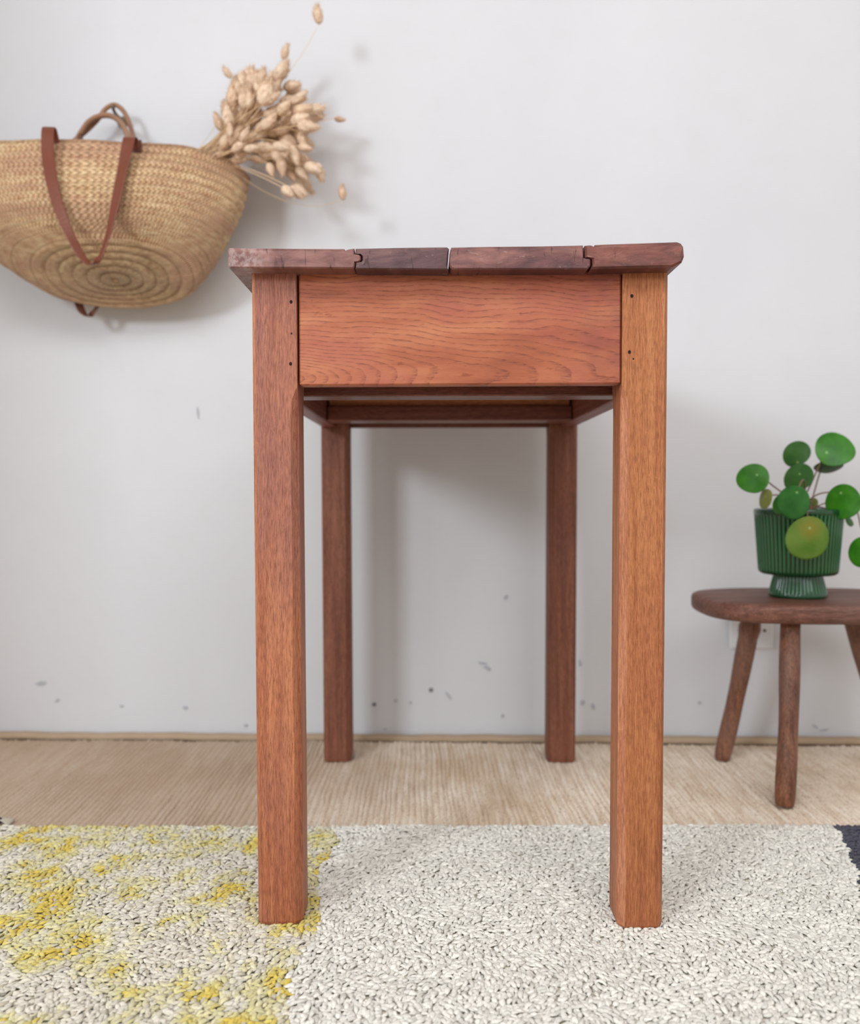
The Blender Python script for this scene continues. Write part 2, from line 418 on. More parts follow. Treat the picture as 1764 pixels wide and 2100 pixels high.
# ------------------------------------------------------------------ wool rug: short flattened tufts
RX0, RX1, RY1 = -0.665, 1.05, 1.236
def rug_color(x, y, rnd):
    nb = noise.noise(Vector((x*9, y*9, 1)))*0.022 + noise.noise(Vector((x*30, y*30, 5)))*0.008
    cream = (0.975, 0.96, 0.915)
    j = rnd.uniform(0.93, 1.06)
    if x + nb > 0.583 - (1.223-y)*0.26: return (0.028*j*2, 0.03*j*2, 0.09*j*2), 1
    if x + nb < -0.135:
        n1 = 0.9*noise.noise(Vector((x*17+3, y*14+9, 2)))+0.5*noise.noise(Vector((x*55, y*42, 7)))
        n2 = noise.noise(Vector((x*5+8, y*4, 3)))
        v = n1*1.0+n2*0.35+rnd.uniform(-.09, .09)
        base = (0.93, 0.90, 0.83); pale = (0.90, 0.86, 0.60); sat = (0.90, 0.79, 0.28)
        v += 0.03 + 0.30*math.exp(-((x+0.60)**2+(y-1.14)**2)/0.012)
        if v < -0.16: c = base
        elif v < 0.22:
            t = (v+0.16)/0.38; c = tuple(base[i]*(1-t)+pale[i]*t for i in range(3))
        else:
            t = min(1, (v-0.22)/0.22); c = tuple(pale[i]*(1-t)+sat[i]*t for i in range(3))
        if rnd.random() < 0.1: c = (0.84, 0.80, 0.71)
        return tuple(q*j for q in c), 0
    if rnd.random() < 0.08: cream = (0.89, 0.87, 0.82)
    return tuple(q*j for q in cream), 0
def srgb2lin(c): return [v/12.92 if v <= 0.04045 else ((v+0.055)/1.055)**2.4 for v in c]
def rug():
    root = thing('wool_rug', (0.2, 0.6, -0.012), 'cream wool rug with a yellow speckled left part and navy corner', 'rug')
    link_mesh('backing', *box(RX0-0.2, RX1-0.2, -0.75, RY1-0.6-0.002, 0.006, 0.0126), M['rug_base'], root)
    rnd = random.Random(3)
    # unit tuft: bent capsule along x
    NR, NS = 4, 6; U = []
    for i in range(NR):
        t = i/(NR-1); r = [0.42, 0.98, 0.95, 0.36][i]
        for k in range(NS):
            an = 2*PI*k/NS
            U.append((t-0.5, math.cos(an)*0.5*r, math.sin(an)*0.5*r, t))
    U = np.array(U)
    UF = []
    for i in range(NR-1):
        for k in range(NS):
            UF.append((i*NS+k, i*NS+(k+1) % NS, (i+1)*NS+(k+1) % NS, (i+1)*NS+k))
    capA = [(0, 5, 4, 3), (0, 3, 2, 1)]; b = (NR-1)*NS; capB = [(b, b+1, b+2, b+3), (b, b+3, b+4, b+5)]
    UF = np.array(UF+capA+capB)
    AV = []; AF = []; AC = []; cnt = 0
    def zone(y0, y1, sp, sc):
        nonlocal cnt
        ny = int((y1-y0)/(sp*0.86)); nx = int((RX1-RX0)/sp)
        for r in range(ny):
            for c in range(nx):
                x = RX0+(c+0.5*(r % 2)+rnd.uniform(-.42, .42))*sp; y = y1-0.002-(r*0.86+rnd.uniform(-.4, .4))*sp
                if y > RY1-0.001: y = RY1-0.001
                col, navy = rug_color(x, y, rnd)
                fld = noise.noise(Vector((x*22, y*22, 4)))*2.2 + noise.noise(Vector((x*5, y*5, 9)))*1.6
                an = 0.75 + fld + rnd.gauss(0, 0.55)
                L = sc*rnd.uniform(0.008, 0.0155); W = sc*rnd.uniform(0.0050, 0.0080); H = W*rnd.uniform(0.45, 0.65)
                tilt = rnd.uniform(0.0, 0.32)*sc; bend = rnd.uniform(-0.32, 0.32); arch = rnd.uniform(0.05, 0.3)
                p = U.copy(); t = p[:, 3]; p[:, :3] += np.random.uniform(-0.10, 0.10, (len(U), 3))*np.array([0.35, 1, 1])
                px = p[:, 0]*L; py = p[:, 1]*W + bend*L*(t-0.5)**2*3; pz = p[:, 2]*H + arch*L*(0.25-(t-0.5)**2)*1.6 + (t-0.5)*L*math.sin(tilt)*0.7
                ca, sa = math.cos(an), math.sin(an)
                z = rnd.uniform(0.0012, 0.0036) + 0.0018*noise.noise(Vector((x*14, y*14, 0)))
                AV.append(np.stack([x+px*ca-py*sa-0.2, y+px*sa+py*ca-0.6, z+pz+0.012], -1))
                AF.append(UF+cnt); cnt += len(U)
                cl = srgb2lin(col) if not navy else [v*0.5 for v in srgb2lin([0.14, 0.15, 0.34])]
                AC.append(np.tile([*cl, 1.0], (len(U), 1)))
    zone(0.66, RY1, 0.0051, 0.82)
    zone(-0.12, 0.66, 0.0125, 1.9)
    V = np.concatenate(AV).astype(np.float32); F = np.concatenate(AF).astype(np.int32); Cc = np.concatenate(AC).astype(np.float32)
    me = bpy.data.meshes.new('wool_pile'); me.vertices.add(len(V)); me.vertices.foreach_set('co', V.ravel())
    me.loops.add(F.size); me.loops.foreach_set('vertex_index', F.ravel())
    me.polygons.add(len(F)); me.polygons.foreach_set('loop_start', np.arange(len(F), dtype=np.int32)*4)
    me.polygons.foreach_set('loop_total', np.full(len(F), 4, np.int32))
    me.update(calc_edges=True)
    at_ = me.color_attributes.new('Col', 'FLOAT_COLOR', 'POINT'); at_.data.foreach_set('color', Cc.ravel())
    me.polygons.foreach_set('use_smooth', np.ones(len(F), dtype=bool))
    me.materials.append(M['wool'])
    o = bpy.data.objects.new('wool_pile', me); COL.objects.link(o); o.parent = root; o['kind'] = 'stuff'
    # corner tassel
    p = at(6, 1672, 1.25); ps = []
    for k in range(7):
        d = Vector((0.006+0.004*k*0.3, 0.002*(k-3), 0))
        ps.append(tube(smooth_path([(p.x-0.012, p.y-0.01, 0.004), (p.x-0.004, p.y-0.003+0.001*(k-3), 0.009), (p.x+0.004+0.001*k, p.y+0.0015*(k-3), 0.006), (p.x+0.012, p.y+0.003*(k-3), 0.002)], 3), 0.0016, 5))
    V, F = join(ps); link_mesh('corner_tassel', flat_off(V, (0.2, 0.6, -0.012)), F, M['pale_yarn'], root, smooth=True)
    V, F = tube(smooth_path([(p.x-0.02, p.y-0.012, 0.006), (p.x-0.012, p.y-0.008, 0.012), (p.x-0.005, p.y-0.004, 0.009), (p.x-0.001, p.y-0.002, 0.005)], 4), 0.0042, 8)
    k_ = link_mesh('tassel_knot', flat_off(V, (0.2, 0.6, -0.012)), F, M['dark_yarn'], root, smooth=True); k_['label'] = 'dark wrapped tassel knot'
rug()

# ------------------------------------------------------------------ table
LEGW = 0.0497
T0 = (0.03, 1.24, 0.0)
table = thing('wooden_table', T0, 'tall narrow reddish brown wooden table with a cracked plank top standing on both rugs', 'table')
def make_leg(ox, oy, side, front, z0, mats, top=0.7295, lean=0.0031):
    """ox = outer x, oy = front y, side -1 left / +1 right"""
    xi = ox - side*LEGW                         # inner x
    def sec(z, ci, co_, ins=0.0, ci2=None):
        sh = -side*lean*(1-(z-z0)/(top-z0))
        X0, X1 = sorted((ox, xi)); X0 += sh+ins; X1 += sh-ins
        Y0, Y1 = oy+ins, oy+LEGW-ins
        # corner chamfers: front-left, front-right, back-right, back-left
        inner, outer = ci, co_
        c = [outer, inner, inner*0.7, outer*0.6] if side < 0 else [inner, outer, outer*0.6, inner*0.7]
        c = [max(0.0006, q-ins*0.3) for q in c]
        return [(X0, Y0+c[0], z), (X0+c[0], Y0, z), (X1-c[1], Y0, z), (X1, Y0+c[1], z),
                (X1, Y1-c[2], z), (X1-c[2], Y1, z), (X0+c[3], Y1, z), (X0, Y1-c[3], z)]
    zs = []
    hb = 0.002 if side < 0 else 0.007
    hb = hb if front else 0.003
    zs.append(sec(z0, 0.007, 0.004, 0.0045 if (side > 0 and front) else 0.0015)); zs.append(sec(z0+hb, 0.0075, 0.004, 0.0008)); zs.append(sec(z0+hb*2, 0.0078, 0.004))
    for k in range(1, 9):
        zs.append(sec(z0+hb*2+(0.565-z0-hb*2)*k/9, 0.0078+0.0006*math.sin(k*1.7), 0.004+0.0004*math.sin(k*2.3)))
    zs.append(sec(0.572, 0.0078, 0.004)); zs.append(sec(0.590, 0.006, 0.004)); zs.append(sec(0.603, 0.0008, 0.004)); zs.append(sec(0.66, 0.0008, 0.004)); zs.append(sec(top, 0.0008, 0.004))
    V, F = rings(zs)
    fm = [0]*len(F)
    if len(mats) > 1:
        n = 8
        for i in range(len(zs)-1):
            for j in range(n):
                # face 0 = front-left chamfer, face 2 = front-right chamfer
                zc = zs[i][0][2]
                if (j == 0 and side < 0): fm[i*n+j] = 1
                pass
                if (j == 0 and side > 0 and zc < 0.6): fm[i*n+j] = 1
                if (j == 2 and side > 0): fm[i*n+j] = 0
    return link_mesh('leg', flat_off(V, T0), F, None, table, mats=mats, fmat=fm)
LEGS = [(-0.1962, 0.9495, -1, True, 0.0035), (0.2596, 0.9384, 1, True, 0.0), (-0.1957, 1.5408, -1, False, 0.0), (0.2646, 1.5363, 1, False, 0.0)]
leg_objs = []
for (ox, oy, sd, fr, z0) in LEGS:
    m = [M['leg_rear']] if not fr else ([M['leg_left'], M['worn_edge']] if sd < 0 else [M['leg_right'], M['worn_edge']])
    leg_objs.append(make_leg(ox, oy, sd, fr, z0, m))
# nail holes in the legs
for px, py, k in ((597, 619, 0), (596, 746, 0), (1296, 607, 1), (1291, 722, 1), (1299, 736, 1), (598, 684, 0)):
    y = LEGS[k][1]; p = at(px, py, y); r = 0.0017 if py not in (736, 684) else 0.0009
    V, F = rings([[(p.x+q*math.cos(t*PI/5), yy, p.z+q*1.2*math.sin(t*PI/5)) for t in range(10)] for q, yy in ((r, y+0.002), (r, y-0.0002), (r*0.5, y-0.0003))])
    link_mesh('nail_hole', flat_off(V, T0), F, M['hole'], leg_objs[k]).parent = leg_objs[k]

def skew(V, yl, yr, x0=-0.148, x1=0.21):
    """shift y so that the piece follows the slightly turned front of the table"""
    return [(v[0], v[1] + yl + (yr-yl)*(v[0]-x0)/(x1-x0), v[2]) for v in V]
ZA = 0.6045
V, F = box(-0.1440, 0.2087, 0.0, 0.018, ZA+0.0005, 0.7290, 0.0018)
V = skew(V, 0.9510, 0.9405)
link_mesh('front_apron', flat_off(V, T0), F, M['apron'], table)['label'] = 'orange brown end board with arched grain'
# rear apron, two cross rails, pale board, side rails
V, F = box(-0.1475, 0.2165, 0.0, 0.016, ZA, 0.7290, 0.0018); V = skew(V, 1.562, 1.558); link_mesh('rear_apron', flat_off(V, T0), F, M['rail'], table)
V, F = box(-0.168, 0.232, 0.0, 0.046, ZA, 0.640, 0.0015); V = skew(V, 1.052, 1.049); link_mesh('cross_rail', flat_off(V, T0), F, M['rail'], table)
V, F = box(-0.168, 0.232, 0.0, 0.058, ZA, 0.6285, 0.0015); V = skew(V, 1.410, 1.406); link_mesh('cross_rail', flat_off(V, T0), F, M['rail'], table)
V, F = box(-0.167, 0.231, 0.0, 0.014, 0.6285, 0.7290, 0.0015); V = skew(V, 1.425, 1.421); link_mesh('inner_board', flat_off(V, T0), F, M['panel_pale'], table)['label'] = 'pale orange inner drawer stop board'
for x0, x1 in ((-0.1935, -0.1695), (0.2335, 0.2575)):
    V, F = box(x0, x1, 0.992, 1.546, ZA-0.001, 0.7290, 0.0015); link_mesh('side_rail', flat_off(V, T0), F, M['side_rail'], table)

# tabletop planks (end grain faces the viewer)
YB = 1.612
def yf(x): return 0.9245 - (x+0.218)*0.0225
def P(px, py):
    p = at(px, py, 0.918); p = at(px, py, yf(p.x)); return (p.x, p.z)
def plank(name, prof, mat, bev=0.0012, lab=None):
    """prof: outline of the end in photo pixels, clockwise from top left, converted to metres; extruded to the back"""
    pts = [P(*q) for q in prof]
    xs = [p[0] for p in pts]; zs = [p[1] for p in pts]
    cx = (min(xs)+max(xs))/2; cz = (min(zs)+max(zs))/2; wx = max(xs)-min(xs); wz = max(zs)-min(zs)
    sx = 1-2*bev/wx; sz = 1-2*bev/wz
    def ring(dy, s1, s2, back=False, warp=0.0):
        return [(cx+(x-cx)*s1, (YB if back else yf(x)+dy+warp*noise.noise(Vector((x*60, z*90, 2)))), cz+(z-cz)*s2) for x, z in pts]
    rs = [ring(0, sx, sz, warp=0.0006), ring(bev*1.4, 1, 1), ring(0, 1, 1, True)]
    V, F = rings(rs)
    o = link_mesh('plank', flat_off(V, T0), F, mat, table)
    if lab: o['label'] = lab
    return o
plank('plank', [(467, 511), (470, 508), (520, 508.5), (600, 509.5), (690, 510), (706, 510), (709, 514), (713, 511), (726.5, 509), (727, 521), (736, 521.5), (740, 525), (740.5, 532), (737, 536), (728, 537), (727, 546), (725, 550), (600, 549), (470, 548.5), (467, 546)], M['plank_a'], lab='greyish pink left plank with whitened corner')
plank('plank', [(729, 509.5), (820, 507.5), (900, 506.5), (917, 506.5), (921, 510), (919, 520), (917.5, 546), (920, 553), (860, 552), (729, 551), (730, 539), (740, 538), (743.5, 533), (743, 524), (738, 519.5), (729.5, 519)], M['plank_b'], lab='dark purple brown plank')
plank('plank', [(926, 507), (1000, 505.5), (1100, 504.5), (1180, 503), (1196, 502.5), (1197, 529), (1204, 531), (1211.5, 532), (1212, 543), (1208, 549), (1206, 551), (1100, 551.5), (930, 552), (926, 551), (921.5, 545), (922, 520), (924, 511)], M['plank_c'])
plank('plank', [(1200, 502.5), (1212, 501.5), (1214, 506), (1217, 506), (1221, 501), (1240, 500), (1300, 498), (1390, 495), (1398, 498), (1403, 505), (1404.5, 525), (1400, 537), (1380, 547), (1300, 549), (1212, 551), (1216, 543), (1216, 530), (1201, 527)], M['plank_d'], bev=0.0022, lab='reddish right plank with rounded worn corner')

# ------------------------------------------------------------------ stool
SX, SY = 0.654, 1.462; SA, SB = 0.196, 0.135
ZS = 0.309
stool = thing('milking_stool', (SX, SY, 0), 'small dark brown round legged wooden stool carrying the green plant pot', 'stool')
def seat():
    rs = []; n = 72
    th = 0.029
    for (ins, z) in ((0.006, -th), (0.002, -th+0.003), (0.0, -th+0.008), (0, -0.008), (0.0015, -0.003), (0.006, 0.0), (0.03, 0.0012), (0.08, 0.0014)):
        r = []
        for k in range(n):
            t = 2*PI*k/n; c, s = math.cos(t), math.sin(t)
            e = 0.66
            x = (SA-ins)*math.copysign(abs(c)**e, c); y = (SB-min(ins, SB*0.7))*math.copysign(abs(s)**e, s)
            wz = 0.0008*noise.noise(Vector((c*2, s*2, z*40)))
            r.append((x, y, ZS+z+wz))
        rs.append(r)
    V, F = rings(rs); return V, F
link_mesh('seat', *seat(), M['stool_seat'], stool, smooth=True)
def stool_leg(top, bot, r0, r1, bulge=None):
    top = Vector(top); bot = Vector(bot); d = (top-bot); m = 16; pts = []; rad = []
    for k in range(m+1):
        t = k/m; p = bot + d*t
        p = p + Vector((0.0015*math.sin(t*5), 0.001*math.sin(t*7), 0)); pts.append(p)
        r = r1+(r0-r1)*t + 0.0006*math.sin(t*11)
        if bulge and abs(t-bulge) < 0.05: r += 0.003
        rad.append(r)
    pts = [bot - d.normalized()*0.0 + d.normalized()*0.0] + [bot+d.normalized()*0.003] + pts[1:]
    rad = [r1*0.72, r1*0.93] + rad[1:]
    V, F = tube(pts, rad, 20)
    V = [(v[0]-SX, v[1]-SY, max(v[2], 0.0005)) for v in V]
    return link_mesh('leg', V, F, M['stool_leg'], stool, smooth=True)
def P3(px, py, y): return at(px, py, y)
tl = P3(1548, 1262, 1.50); bl = P3(1480, 1553, 1.552); bl.z = 0.0
stool_leg((tl.x, tl.y, ZS-0.026), bl, 0.0165, 0.0145, 0.88)
tf = P3(1624, 1268, 1.375); bf = P3(1609, 1652, 1.318); bf.z = 0.0
stool_leg((tf.x, tf.y, ZS-0.026), bf, 0.0158, 0.0150)
stool_leg((0.724, 1.47, ZS-0.026), (0.815, 1.50, 0), 0.0165, 0.0145)

# ------------------------------------------------------------------ green ribbed planter
PX, PY = at(1636, 1230, 1.445).x, 1.445
ZP = ZS+0.0018
K = PY/FPX
def glaze():
    w = NT('green_glaze', 0.2, 0.5)
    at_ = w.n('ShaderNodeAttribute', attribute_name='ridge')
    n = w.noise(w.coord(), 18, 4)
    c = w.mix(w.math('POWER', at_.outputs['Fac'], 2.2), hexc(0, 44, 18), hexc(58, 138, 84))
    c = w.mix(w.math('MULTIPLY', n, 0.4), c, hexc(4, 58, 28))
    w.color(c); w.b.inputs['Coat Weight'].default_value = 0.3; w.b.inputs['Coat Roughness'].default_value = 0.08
    return w.m
M['glaze'] = glaze()
def px_r(w): return w*0.5*K
def zpx(py): return at(1636, py, PY).z
pot = thing('plant_pot', (PX, PY, ZP), 'dark green glazed ceramic footed pot with vertical ribs standing on the stool', 'plant pot')
def lathe_ribbed(name, prof, nrib, inner=None):
    """prof: list of (radius, z, rib depth)"""
    n = nrib*8; V = []; F = []; A = []
    for r, z, d in prof:
        for k in range(n):
            t = 2*PI*k/n; s = math.cos(t*nrib); rr = r + d*(math.sqrt(abs((s+1)/2))-1)
            V.append((rr*math.cos(t), rr*math.sin(t), z)); A.append((s+1)/2 if d > 0.0002 else 0.45)
    for i in range(len(prof)-1):
        for k in range(n):
            q = (k+1) % n; F.append((i*n+k, i*n+q, (i+1)*n+q, (i+1)*n+k))
    F.append(tuple(reversed(range(n)))); F.append(tuple((len(prof)-1)*n+k for k in range(n)))
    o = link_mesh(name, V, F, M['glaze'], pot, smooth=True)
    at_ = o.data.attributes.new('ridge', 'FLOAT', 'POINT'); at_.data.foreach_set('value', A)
    return o
r1 = px_r(171); rb = px_r(152); H1 = 0.1525
zt = zpx(1043)-ZP; zb = zpx(1176)-ZP
D = 0.0022
prof = [(0.012, zb-0.001, 0), (rb*0.66, zb-0.001, 0), (rb-0.004, zb, 0), (rb-0.0005, zb+0.0025, 0.0), (rb+0.001, zb+0.007, D*0.7)]
for k in range(1, 8):
    t = k/8; prof.append((rb+0.001+(r1-rb-0.001)*t, zb+0.007+(zt-0.011-zb-0.007)*t, D))
prof += [(r1, zt-0.011, D*0.5), (r1+0.0006, zt-0.009, 0), (r1+0.0008, zt-0.003, 0), (r1, zt-0.0008, 0), (r1-0.002, zt, 0), (r1-0.0045, zt-0.001, 0), (r1-0.0055, zt-0.006, 0), (r1-0.006, zt-0.022, 0), (0.01, zt-0.023, 0)]
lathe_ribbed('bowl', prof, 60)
f0 = px_r(96); f1 = px_r(113)
prof = [(f1-0.004, 0.0, 0), (f1-0.0008, 0.0008, 0), (f1, 0.003, 0), (f1-0.0003, 0.006, 0.0002)]
for k in range(1, 6):
    t = k/6; prof.append((f1+(f0-f1)*t, 0.006+(zb-0.004-0.006)*t, 0.0018))
prof += [(f0, zb-0.004, 0.001), (f0, zb-0.0005, 0)]
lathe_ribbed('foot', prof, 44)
V = [(0, 0, zt-0.014)]; F = []
for i in range(1, 7):
    for k in range(32):
        rr = (r1-0.006)*i/6; t = 2*PI*k/32
        V.append((rr*math.cos(t), rr*math.sin(t), zt-0.016+0.003*noise.noise(Vector((rr*60*math.cos(t), rr*60*math.sin(t), 1)))))
for k in range(32): F.append((0, 1+k, 1+(k+1) % 32))
for i in range(5):
    for k in range(32): F.append((1+i*32+k, 1+(i+1)*32+k, 1+(i+1)*32+(k+1) % 32, 1+i*32+(k+1) % 32))
link_mesh('soil', V, F, M['soil'], pot, smooth=True)

# ------------------------------------------------------------------ the plant: round coin shaped leaves
def leaf_mat(name, a_, b_, yel=None):
    w = NT(name, 0.42, 0.35); uv = w.coord('UV')
    n = w.noise(w.coord(), 30, 4)
    c = w.ramp(n, [(0.35, a_), (0.65, b_)])
    # veins radiate from the stalk spot (uv centred there)
    v = w.n('ShaderNodeVectorMath', operation='LENGTH'); w.link(uv, v.inputs[0]); d = v.outputs['Value']
    if yel: c = w.mix(w.ramp(w.math('ADD', d, w.math('MULTIPLY', n, 0.5)), [(0.15, G(0.9)), (0.95, G(0))]), c, yel)
    c = w.mix(w.ramp(d, [(0.03, G(0.9)), (0.09, G(0))]), c, hexc(150, 190, 120))
    w.color(c); w.bump(n, 0.15, 0.002)
    w.b.inputs['Subsurface Weight'].default_value = 0.0
    w.b.inputs['Transmission Weight'].default_value = 0.0
    return w.m
ML = [leaf_mat('leaf_green', hexc(34, 100, 12), hexc(64, 134, 24)), leaf_mat('leaf_dark_green', hexc(34, 84, 26), hexc(62, 108, 44)),
      leaf_mat('leaf_yellow_green', hexc(84, 122, 40), hexc(108, 136, 58), hexc(150, 128, 50)), leaf_mat('leaf_blue_green', hexc(30, 92, 28), hexc(58, 124, 50)),
      leaf_mat('leaf_olive', hexc(112, 128, 60), hexc(140, 140, 70))]
plant = thing('coin_leaf_plant', (PX, PY, ZP+zt-0.016), 'leafy plant with round coin shaped green leaves growing in the green pot', 'plant')
PO = Vector((PX, PY, ZP+zt-0.016))
# px, py, semi axis a, ratio (foreshortening), rotation of long axis (deg), depth, material, stalk spot (dx,dy in px), front/back lean
LEAVES = [
    (1544, 980, 32, 0.94, 20, 1.405, 0, (8, -6), 0.10, 'bright green leaf far left'),
    (1632, 930, 28, 0.93, 60, 1.455, 1, (4, 18), 0.0, None),
    (1711, 920, 38, 0.90, -20, 1.42, 0, (-14, 8), 0.22, None),
    (1699, 961, 28, 0.38, 0, 1.46, 1, (-12, 3), 0.0, None),
    (1636, 978, 31, 0.84, 50, 1.43, 1, (4, -6), 0.0, None),
    (1626, 1030, 34, 0.96, 80, 1.355, 3, (8, -20), 0.12, None),
    (1568, 1022, 21, 0.58, 72, 1.40, 4, (3, -4), 0.0, 'small olive leaf'),
    (1596, 1034, 19, 0.66, 80, 1.38, 0, (2, -2), 0.0, None),
    (1727, 1029, 37, 0.88, 75, 1.385, 0, (-2, -18), 0.10, None),
    (1658, 1105, 45, 0.92, 65, 1.335, 2, (2, -22), 0.06, 'large yellowing leaf hanging in front of pot'),
    (1770, 1132, 32, 0.92, 80, 1.39, 0, (8, -10), 0.1, None),
    (1666, 1034, 13, 0.75, 80, 1.46, 4, (0, 4), 0.0, None),
    (1744, 1069, 11, 0.45, -60, 1.42, 1, (0, -4), 0.0, None)]
crown = Vector((PX+0.008, PY-0.005, ZP+zt-0.014))
for i, (px, py, sa_, ratio, rot, dep, mi, spot, fold, lab) in enumerate(LEAVES):
    c = at(px, py, dep); s = dep/FPX; A = sa_*s
    ra = math.radians(rot); u = Vector((math.cos(ra), 0, math.sin(ra)))
    tl_ = math.acos(ratio)
    vd = (c-Vector((0, 0, CAM_H))).normalized(); rt_ = vd.cross(Vector((0, 0, 1))).normalized(); up_ = rt_.cross(vd)
    u = rt_*math.cos(ra)+up_*math.sin(ra); v0 = up_*math.cos(ra)-rt_*math.sin(ra)
    sgn = 1 if i not in (3, 9) else -1
    v = v0*ratio + vd*math.sin(tl_)*sgn          # tilted second axis
    nrm = u.cross(v).normalized()
    if nrm.y > 0: nrm = -nrm
    n = 28; V = []; F = []; UVv = []
    sp = rt_*(spot[0]*s) - up_*(spot[1]*s); su = sp.dot(u)/A; sv = sp.dot(v0)/(A*ratio)
    rngs = [0.0, 0.12, 0.35, 0.6, 0.82, 0.95, 1.0]
    rd = random.Random(40+i)
    ph = rd.uniform(0, 6)
    def pt(uu, vv, off=0.0):
        d = math.hypot(uu-su, vv-sv)
        h = -0.10*A*d*d + fold*A*abs(uu)*0.5 + 0.03*A*math.sin(3*math.atan2(vv, uu)+ph)*math.hypot(uu, vv)**2
        return c + u*(uu*A) + v*(vv*A) + nrm*(h+off)
    for side in (0, 1):
        for q in rngs:
            for k in range(n):
                t = 2*PI*k/n
                e = 1 + 0.025*math.sin(2*t+ph)+0.02*math.sin(3*t+ph*2)
                if i == 2: e += 0.10*max(0, math.cos(t-0.15))**6
                uu = su*(1-q)+math.cos(t)*e*q; vv = sv*(1-q)+math.sin(t)*e*q
                V.append(pt(uu, vv, 0 if side == 0 else -0.0009)); UVv.append((uu-su, vv-sv))
    R = len(rngs)
    for side in (0, 1):
        b = side*R*n
        for r_ in range(R-1):
            for k in range(n):
                f = (b+r_*n+k, b+r_*n+(k+1) % n, b+(r_+1)*n+(k+1) % n, b+(r_+1)*n+k)
                F.append(f if side == 0 else tuple(reversed(f)))
    for k in range(n):
        F.append(((R-1)*n+k, (R-1)*n+(k+1) % n, (2*R-1)*n+(k+1) % n, (2*R-1)*n+k))
    uvf = [[UVv[j] for j in f] for f in F]
    o = link_mesh('leaf', flat_off(V, PO), F, ML[mi], plant, smooth=True, uv=uvf)
    if lab: o['label'] = lab
    att = pt(su, sv, -0.001)
    base = crown + Vector((rd.uniform(-0.012, 0.012), rd.uniform(-0.012, 0.012), 0))
    mid = (base+att)/2 + Vector((0, 0.004, 0.018 if att.z < base.z+0.05 else 0.004))
    if i in (9, 5): mid = Vector(((base.x+att.x)/2, base.y-0.045, max(base.z, att.z)+0.020))
    if i == 10: mid = Vector((base.x+0.075, base.y-0.02, base.z+0.03))
    V, F = tube(smooth_path([base, base*0.65+mid*0.35+Vector((0, 0, 0.008)), mid, mid*0.3+att*0.7+Vector((0, 0.002, 0.002)), att], 5), 0.0012, 6)
    link_mesh('leaf_stalk', flat_off(V, PO), F, M['stem_red'], plant, smooth=True)
V, F = tube(smooth_path([crown+Vector((0, 0, -0.004)), crown+Vector((0.001, 0, 0.012)), crown+Vector((-0.002, 0.001, 0.028))], 4), [0.005]*8+[0.0035], 8)
link_mesh('main_stem', flat_off(V, PO), F, M['stem_red'], plant, smooth=True)

# ------------------------------------------------------------------ straw basket hanging on the wall
def straw_mat():
    w = NT('plaited_straw', 0.65, 0.3); uv = w.coord('UV')
    sp = w.n('ShaderNodeSeparateXYZ'); w.link(uv, sp.inputs[0]); U, Vv = sp.outputs[0], sp.outputs[1]
    fv = w.math('FRACT', Vv)
    zz = w.math('ABSOLUTE', w.math('SUBTRACT', w.math('FRACT', w.math('MULTIPLY', Vv, 2.0)), 0.5))
    br = w.math('FRACT', w.math('ADD', w.math('MULTIPLY', U, 1.0), w.math('MULTIPLY', zz, 1.3)))
    h = w.math('SINE', w.math('MULTIPLY', br, PI))
    co = w.coord()
    n = w.noise(w.mapping(uv, (0.35, 2.2, 1)), 1, 4); n2 = w.noise(w.mapping(co, (5, 5, 13)), 1, 4); n3 = w.noise(w.mapping(uv, (3, 9, 1)), 1, 4)
    c = w.ramp(n, [(0.30, hexc(196, 150, 110)), (0.46, hexc(228, 188, 144)), (0.66, hexc(248, 218, 172))])
    c = w.mix(w.ramp(n2, [(0.44, G(0)), (0.56, G(0.7))]), c, hexc(206, 160, 130))
    c = w.mix(w.ramp(h, [(0.0, G(0.45)), (0.45, G(0))]), c, hexc(160, 116, 76))
    c = w.mix(w.ramp(fv, [(0.0, G(0.5)), (0.10, G(0)), (0.92, G(0)), (1.0, G(0.5))]), c, hexc(140, 96, 60))
    c = w.mix(w.ramp(n3, [(0.62, G(0)), (0.72, G(0.4))]), c, hexc(240, 216, 170))
    w.color(c); w.bump(w.math('ADD', h, w.math('MULTIPLY', n3, 0.4)), 0.9, 0.004)
    return w.m
M['straw'] = straw_mat()
YC = 1.610
BC = at(210, 330, YC)
bag = thing('straw_basket', (BC.x, BC.y, BC.z), 'oval plaited straw basket bag with brown leather handles hanging on the wall', 'basket')
hp = lambda px, py, y: at(px, py, y) - BC
def sect(t):
    """t 0 rim .. 1 edge of base -> centre px, half width, half depth, tilt, y"""
    kf = [(0.0, (210, 322), 0.272, 0.070, 0.02, 1.618), (0.2, (209, 372), 0.264, 0.084, 0.06, 1.606), (0.4, (208, 425), 0.247, 0.092, 0.12, 1.594),
          (0.6, (209, 474), 0.226, 0.094, 0.22, 1.586), (0.8, (214, 518), 0.200, 0.094, 0.40, 1.583), (0.92, (222, 546), 0.172, 0.090, 0.54, 1.584), (1.0, (232, 562), 0.146, 0.082, 0.62, 1.586)]
    for a_, b_ in zip(kf, kf[1:]):
        if t <= b_[0]:
            s = (t-a_[0])/(b_[0]-a_[0]); f = lambda p, q: p+(q-p)*s
            return (f(a_[1][0], b_[1][0]), f(a_[1][1], b_[1][1])), f(a_[2], b_[2]), f(a_[3], b_[3]), f(a_[4], b_[4]), f(a_[5], b_[5])
    return kf[-1][1:]
